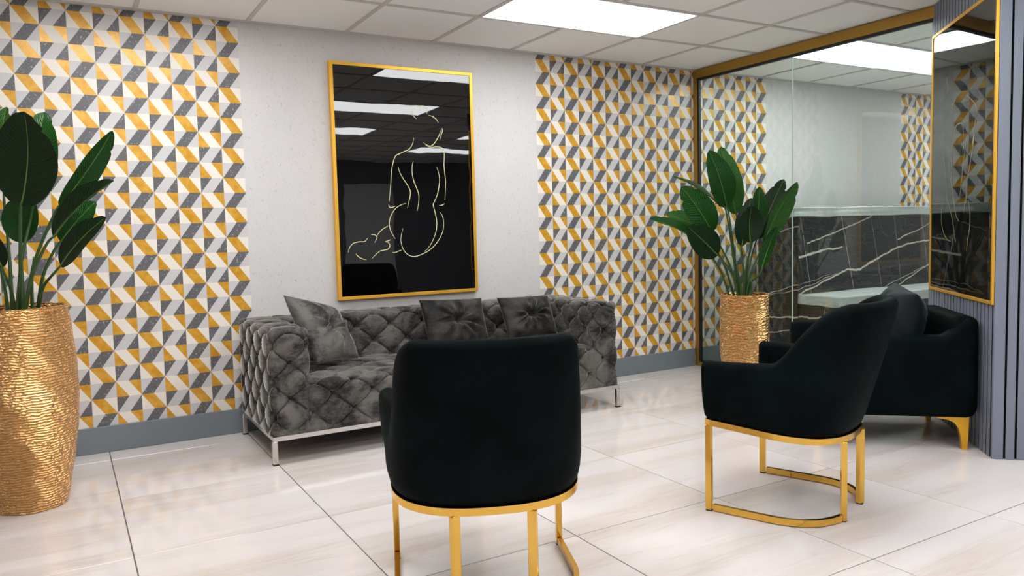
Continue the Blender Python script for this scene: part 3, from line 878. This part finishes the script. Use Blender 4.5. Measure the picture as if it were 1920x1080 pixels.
# ------------------------------------------------------------------ tub chairs with gold frames
def plan_curve(hx, yf, ry, nexp=2.5, n=40, n_str=10):
    pts = [(hx, yf + (0 - yf) * i / n_str) for i in range(n_str)]
    for i in range(n + 1):
        a = math.pi * i / n
        c, s = math.cos(a), math.sin(a)
        pts.append((hx * math.copysign(abs(c) ** (2 / nexp), c), -ry * abs(s) ** (2 / nexp)))
    pts += [(-hx, yf * (i + 1) / n_str) for i in range(n_str)]
    # resample evenly
    P = [Vector((x, y, 0)) for x, y in pts]
    L = [0]
    for a, b in zip(P[:-1], P[1:]): L.append(L[-1] + (b - a).length)
    return P, L
def resample(P, L, n):
    out = []
    k = 0
    for i in range(n + 1):
        s = L[-1] * i / n
        while k < len(L) - 2 and L[k + 1] < s: k += 1
        t = (s - L[k]) / max(1e-9, L[k + 1] - L[k])
        out.append(P[k].lerp(P[k + 1], t))
    return out

TILT = .082
def make_chair(loc, rot, label, group):
    t = thing('tub_chair', loc, label, 'chair', rot, group, world_built=False)
    zb = lambda y: .346 + TILT * y                        # underside of the gold band
    # shell
    P, L = plan_curve(.318, .236, .268)
    n = 96
    C = resample(P, L, n)
    half = L[-1] / 2
    V, F = [], []
    nrm = []
    for i in range(n + 1):
        d = (C[min(i + 1, n)] - C[max(i - 1, 0)]).normalized()
        nrm.append(Vector((-d.y, d.x, 0)))                # outwards (travelling right-front -> rear -> left-front)
    if nrm[n // 2].y > 0: nrm = [-v for v in nrm]
    ring = None
    rows = []
    def section(i, shrink=0.0):
        q = abs(L[-1] * i / n - half)                     # distance from the rear centre
        back = 1 - smooth01((q - .27) / .22)
        topb = 1 - smooth01((q - .305) / .165)
        corner = .014 * smooth01((q - .27) / .05) * topb
        th = .062 + .012 * back
        p = C[i]; o = nrm[i]
        z0 = zb(p.y) + .026
        ztop = .640 + .247 * topb - corner
        Hh = ztop - z0
        lean = Vector((0, -1, 0)) * (.145 * back)
        flare = .014 * (1 - back) + .034 * smooth01((p.y - .02) / .2)
        sec = []
        prof = [(.022, 0.0), (.010, .005), (.003, .018), (0, .05)]
        for k in range(1, 9): prof.append((0, .05 + (Hh - .05 - th / 2) * k / 8))
        for k in range(1, 8):
            a = math.pi * k / 8
            prof.append((th / 2 - math.cos(a) * th / 2, Hh - th / 2 + math.sin(a) * th / 2))
        for k in range(0, 7): prof.append((th, (Hh - th / 2) + (.07 - Hh + th / 2) * k / 6))
        cx, cz = th / 2, Hh / 2
        for ins, h in prof:
            ins = cx + (ins - cx) * (1 - shrink); h = cz + (h - cz) * (1 - shrink * min(1, th / 2 / cz) * .9)
            f = max(0, h / .54)
            bul = .012 * math.sin(math.pi * min(1, h / max(Hh, .01)))
            # the raised back narrows upwards from the arms
            nar = -(.034 * math.exp(-((q - .44) / .08) ** 2) * smooth01((h - .06) / .22) + .010 * topb * smooth01((h - .18) / .3)) * abs(o.x)
            v = p - o * ins + o * (flare * min(1, f * 1.4) + bul + nar) + lean * (f ** 1.15)
            sec.append(Vector((v.x, v.y, z0 + h)))
        return sec
    fr = Vector((0, 1, 0))
    def end(i):
        out = []
        for k in (3, 2, 1):
            a = math.pi / 2 * k / 3
            sh = 1 - math.cos(a)
            out.append([v + fr * (.022 * math.sin(a)) for v in section(i, sh * .62)])
        return out
    rows = end(0) + [section(i) for i in range(n + 1)] + end(n)[::-1]
    m = len(rows[0])
    for r_ in rows: V += r_
    for a in range(len(rows) - 1):
        for b in range(m - 1):
            F.append((a * m + b, a * m + b + 1, (a + 1) * m + b + 1, (a + 1) * m + b))
        F.append((a * m + m - 1, a * m, (a + 1) * m, (a + 1) * m + m - 1))
    F.append(tuple(range(m))); F.append(tuple((len(rows) - 1) * m + b for b in range(m))[::-1])
    bm = bmesh.new(); vv = [bm.verts.new(v) for v in V]
    for f in F: bm.faces.new([vv[x] for x in f])
    bm_obj('shell', bm, M['velvet_black'], t, True)
    # seat cushion
    P2, L2 = plan_curve(.258, .262, .200)
    D = resample(P2, L2, 48)
    cen = Vector((0, .04, 0))
    V, F = [], []
    lay = [(.97, .0), (1.0, .02), (1.0, .085), (.975, .105), (.9, .115), (.6, .122), (.25, .124)]
    for sc, h in lay:
        for p in D:
            q = cen + (p - cen) * sc
            V.append((q.x, q.y, zb(q.y) + .030 + h))
    k = len(D)
    for a in range(len(lay) - 1):
        for b in range(k):
            F.append((a * k + b, a * k + (b + 1) % k, (a + 1) * k + (b + 1) % k, (a + 1) * k + b))
    F.append(tuple(range(k))); F.append(tuple((len(lay) - 1) * k + b for b in range(k))[::-1])
    bm = bmesh.new(); vv = [bm.verts.new(v) for v in V]
    for f in F: bm.faces.new([vv[x] for x in f])
    bm_obj('seat', bm, M['velvet_black'], t, True)
    # underside board
    P3, L3 = plan_curve(.300, .25, .248)
    D = resample(P3, L3, 60)
    V = [(p.x, p.y, zb(p.y) + .012) for p in D] + [(p.x, p.y, zb(p.y) + .028) for p in D]
    k = len(D)
    F = [tuple(range(k)), tuple(range(k, 2 * k))[::-1]] + [(a, (a + 1) % k, k + (a + 1) % k, k + a) for a in range(k)]
    bm = bmesh.new(); vv = [bm.verts.new(v) for v in V]
    for f in F: bm.faces.new([vv[x] for x in f])
    bm_obj('seat_board', bm, M['lining'], t)
    # gold band
    P4, L4 = plan_curve(.305, .245, .258)
    D = resample(P4, L4, 90)
    V, F = sweep([(p.x, p.y, zb(p.y) + .0125) for p in D], rect(.022, .025), closed=True, up=(0, 0, 1))
    bm = bmesh.new(); vv = [bm.verts.new(v) for v in V]
    for f in F: bm.faces.new([vv[x] for x in f])
    bm_obj('seat_band', bm, M['gold'], t)
    for sg in (1, -1):
        lg1 = box('leg', (sg * .305 - .011, .226, .0045), (sg * .305 + .011, .252, zb(.24)), M['gold'], t, .002)
        yr = -.250
        xr = .122
        bm = bmesh.new()
        add_box(bm, (-.011, -.014, 0.0045), (.011, .014, zb(yr)), .002, 2, Matrix.Translation((sg * xr, yr, 0)) @ Matrix.Rotation(sg * math.radians(62), 4, 'Z'))
        lg2 = bm_obj('leg', bm, M['gold'], t)
        # floor runner from the front leg round to the rear leg
        R_ = [p for p in resample(P4, L4, 160) if (p.x * sg > .125) and p.y < .225]
        if sg < 0: R_ = R_[::-1]
        V, F = sweep([(p.x, p.y, .018) for p in R_], rect(.018, .026), up=(0, 0, 1))
        bm = bmesh.new(); vv = [bm.verts.new(v) for v in V]
        for f in F: bm.faces.new([vv[x] for x in f])
        bm_obj('runner', bm, M['gold'], t)
        for (x, y, lg) in ((sg * .305, .238, lg1), (sg * xr, yr, lg2)):
            box('foot', (x - .011, y - .012, 0), (x + .011, y + .012, .0046), M['foot'], lg)
    return t
CH = 'black velvet tub chairs on gold frames'
make_chair((1.548, -2.615, 0), -math.radians(21.6), 'black velvet tub chair seen from behind in front of the sofa', CH)
make_chair((3.012, -2.676, 0), math.radians(21.3), 'black velvet tub chair seen from its side, standing in front of the armchair', CH)

# ------------------------------------------------------------------ black armchair against the slat wall
ra = WT                                     # local +y = forward (-s2, s2)
ac = Vector((4.60, -2.48, 0))                             # rear centre (local y = 0) next to the wall
arm = thing('armchair', ac, 'black velvet armchair with gold bracket legs against the grey slat wall', 'armchair', ra, world_built=False)
def soft_box(name, lo, hi, mat, parent, R=.04, res=.03, fn=None, seg=None):
    bm = bmesh.new()
    add_box(bm, lo, hi)
    n = [max(2, int((hi[i] - lo[i]) / res)) for i in range(3)]
    bmesh.ops.subdivide_edges(bm, edges=bm.edges, cuts=max(n) if seg is None else seg, use_grid_fill=True)
    for v in bm.verts:
        q = Vector([min(max(v.co[a], lo[a] + R), hi[a] - R) for a in range(3)])
        d = v.co - q
        if d.length > 1e-6: v.co = q + d.normalized() * R
        if fn: v.co = fn(v.co)
    return bm_obj(name, bm, mat, parent, True)
AW, AD = .355, .845                                       # half width, depth
def arm_profile(side):
    def fn(p):
        k = (p.z - .172) / (.600 - .172)
        rise = .090 * (1 - smooth01((p.y - .06) / .12))
        p = p.copy()
        p.z += rise * max(0, k) ** 2
        p.x += side * .012 * (p.z - .2)
        return p
    return fn
for sg in (-1, 1):
    x0, x1 = (AW - .105, AW) if sg > 0 else (-AW, -AW + .105)
    soft_box('armrest', (x0, .02, .172), (x1, AD, .598), M['velvet_black'], arm, .032, fn=arm_profile(sg), seg=20)
soft_box('backrest', (-AW + .02, .0, .172), (AW - .02, .135, .695), M['velvet_black'], arm, .045, seg=18)
soft_box('seat_base', (-AW + .10, .10, .174), (AW - .10, AD - .02, .34), M['velvet_black'], arm, .02, seg=10)
soft_box('seat_cushion', (-AW + .108, .13, .335), (AW - .108, AD - .01, .47), M['velvet_black'], arm, .045, seg=16)
for sx in (-1, 1):
    for sy in (0, 1):
        # bracket leg: flat plate under the side rail that sweeps into a tapered post
        cx = sx * (AW - .045)
        yb_ = .045 if sy == 0 else AD - .045
        dr = 1 if sy == 0 else -1
        prof = [(0, .1735), (.155, .1735), (.150, .166), (.100, .158), (.068, .142), (.048, .112), (.036, .06), (.030, .0), (.006, .0), (.003, .06)]
        V = [(cx - .016, yb_ + dr * a, z) for a, z in prof] + [(cx + .016, yb_ + dr * a, z) for a, z in prof]
        k = len(prof)
        F = [tuple(range(k)), tuple(range(k, 2 * k))[::-1]] + [(a, (a + 1) % k, k + (a + 1) % k, k + a) for a in range(k)]
        bm = bmesh.new(); vv = [bm.verts.new(v) for v in V]
        for f in F: bm.faces.new([vv[x] for x in f])
        bm_obj('leg', bm, M['gold_leg'], arm)
# loose back cushion: a thing of its own lying in the armchair
Rz = Matrix.Translation(ac) @ Matrix.Rotation(ra, 4, 'Z')
c4 = [Rz @ Vector(p) for p in ((.225, .270, .835), (-.215, .270, .805), (-.225, .345, .492), (.225, .345, .492))]
bm, c, nn = pillow_mesh(c4, .135, 2.0, dimple=False, pinch=.5, wr=.002)
o = bm_obj('back_pillow', bm, M['velvet_pad'], None, True)
tag(o, 'plump black velvet pillow propped against the back of the armchair', 'pillow')

# ------------------------------------------------------------------ potted plants
def lathe(prof, n=72, center=(0, 0), wob=None):
    V, F = [], []
    for r, z in prof:
        for k in range(n):
            a = 2 * math.pi * k / n
            rr = r + (wob(a, z) if wob and r > .05 else 0)
            V.append((center[0] + rr * math.cos(a), center[1] + rr * math.sin(a), z))
    for i in range(len(prof) - 1):
        for k in range(n):
            F.append((i * n + k, i * n + (k + 1) % n, (i + 1) * n + (k + 1) % n, (i + 1) * n + k))
    return V, F

def blade(base, tip, width, nrm, bend, fold, seed):
    rnd = random.Random(seed)
    B, Tp, Nn = Vector(base), Vector(tip), Vector(nrm)
    ax = Tp - B; Lg = ax.length; t = ax.normalized()
    Nn = (Nn - t * Nn.dot(t)).normalized()
    sd = t.cross(Nn)
    ns, nt = 30, 12
    V, uv, F = [], [], []
    notch = [(rnd.uniform(.80, .95), rnd.choice((-1, 1))) for _ in range(2)]
    ph = rnd.uniform(0, 6)
    for i in range(ns + 1):
        s = i / ns
        w = (max(0.0, 1 - (2 * s - 1) ** 2)) ** .5
        w *= (1.02 - .18 * (s - .42) ** 2 * 4 - .12 * s)
        w = w * width / 2 * 1.08
        cpt = B + ax * s + Nn * (bend * 4 * s * (1 - s)) * Lg * 2
        for j in range(nt + 1):
            v = 2 * j / nt - 1
            ww = w
            for ns_, sg in notch:
                if v * sg > .45: ww *= 1 - .22 * math.exp(-((s - ns_) / .018) ** 2) * (abs(v) - .45) / .55
            h = abs(v) * fold * width + .010 * Lg * math.sin(s * 9 + ph + v) * abs(v)
            V.append(cpt + sd * (v * ww) + Nn * h * (w / (width / 2) if width else 1))
            uv.append((s, v))
    m = nt + 1
    for i in range(ns):
        for j in range(nt):
            F.append((i * m + j, i * m + j + 1, (i + 1) * m + j + 1, (i + 1) * m + j))
    # midrib on both faces
    rib = [B + ax * (i / 24) + Nn * (bend * 4 * (i / 24) * (1 - i / 24)) * Lg * 2 for i in range(24)]
    v2, f2 = sweep(rib, circ(.0042, 6), scale=[1 - .8 * i / 24 for i in range(24)])
    return V, F, uv, v2, f2, t

def plant(name, loc, prof, rim_z, leaves, label, mats, seed, r_in, extra, mpot='pot'):
    t = thing(name, loc, label, 'plant')
    V, F = lathe(prof, 96, (loc[0], loc[1]), lambda a, z: .0012 * math.sin(a * 7 + z * 40))
    bm = bmesh.new(); vv = [bm.verts.new(v) for v in V]
    for f in F: bm.faces.new([vv[x] for x in f])
    k = 96
    bm.faces.new([vv[x] for x in range(k)])
    bm_obj('planter', bm, M[mpot], t, True)
    V = [(loc[0] + r_in * math.cos(2 * math.pi * i / 40), loc[1] + r_in * math.sin(2 * math.pi * i / 40), rim_z - .05) for i in range(40)]
    obj('soil', V + [(loc[0], loc[1], rim_z - .035)], [(i, (i + 1) % 40, 40) for i in range(40)], M['soil'], t, True)
    rnd = random.Random(seed)
    for i, (b, tp, w, nr, bend, fold) in enumerate(leaves):
        V, F, uv, v2, f2, tdir = blade(b, tp, w, nr, bend, fold, seed * 50 + i)
        lf = obj('leaf', V, F, M[mats[i]], t, True, uv)
        obj('midrib', v2, f2, M['rib'], lf, True)
        B = Vector(b)
        a = rnd.uniform(0, 6.28)
        off = Vector((B.x - loc[0], B.y - loc[1], 0))
        root = Vector((loc[0], loc[1], rim_z - .06)) + off * .22 + Vector((math.cos(a), math.sin(a), 0)) * .03
        mid = root.lerp(B, .5) + Vector((0, 0, .03)) - off * .10
        pts = spline([root, root.lerp(mid, .5) - off * .02, mid, B - tdir * .04, B + tdir * .02], 6)
        nn_ = len(pts)
        V, F = sweep(pts, circ(.0075, 8), scale=[1.25 - .65 * q / nn_ for q in range(nn_)])
        obj('stalk', V, F, M['stalk'], t, True)
    for (dx, dy, hgt, lx, ly) in extra:
        p0 = Vector((loc[0] + dx, loc[1] + dy, rim_z - .06))
        pts = spline([p0, p0 + Vector((lx * .3, ly * .3, hgt * .5)), p0 + Vector((lx, ly, hgt))], 6)
        V, F = sweep(pts, circ(.0085, 8), scale=[1.2 - 1.0 * q / len(pts) for q in range(len(pts))])
        obj('shoot', V, F, M['stalk'], t, True)
    return t

hL = .915
profL = [(.138, 0.0), (.142, .006)]
for i in range(1, 41):
    z = hL * i / 41
    k = z / hL
    profL.append((.142 + .075 * math.sin(math.pi * min(1, k / .62) / 2) if k < .62 else .217 - .025 * ((k - .62) / .38) ** 1.6, z))
profL += [(.194, hL - .004), (.191, hL), (.185, hL - .004), (.182, hL - .06)]
ex = [(.05, .02, .28, .02, 0), (.02, -.03, .24, .0, .02), (-.04, .03, .3, -.03, 0)]
plant('potted_plant', (.165, -.80, 0), profL, hL, LEAF_L, 'large leafy plant in a tall gold planter by the geometric wallpaper, left of the sofa',
      ['leaf_dark', 'leaf', 'leaf_light', 'leaf', 'leaf_dark', 'leaf', 'leaf_dark', 'leaf', 'leaf_dark'], 3, .184, ex)
hR = .690
profR = [(.128, 0.0), (.132, .005)]
for i in range(1, 33):
    z = hR * i / 33
    k = z / hR
    profR.append((.132 + .046 * math.sin(math.pi * min(1, k / .5) / 2) if k < .5 else .178 - .006 * ((k - .5) / .5), z))
profR += [(.174, hR - .004), (.171, hR), (.165, hR - .004), (.162, hR - .06)]
ex = [(.05, .02, .26, .02, .01), (.03, -.04, .2, .01, 0), (-.03, .02, .30, -.02, 0), (-.05, -.02, .24, -.03, 0), (.0, .0, .22, .0, 0)]
plant('potted_plant', (4.666, -.864, 0), profR, hR, LEAF_R, 'leafy plant in a shorter gold planter in front of the glass partition',
      ['leaf', 'leaf_light', 'leaf', 'leaf', 'leaf_light', 'leaf', 'leaf_dark', 'leaf_dark', 'leaf_dark', 'leaf', 'leaf_light', 'leaf_dark', 'leaf'], 8, .164, ex, 'pot_coarse')

for o in S.objects:
    if '_world' in o: del o['_world']
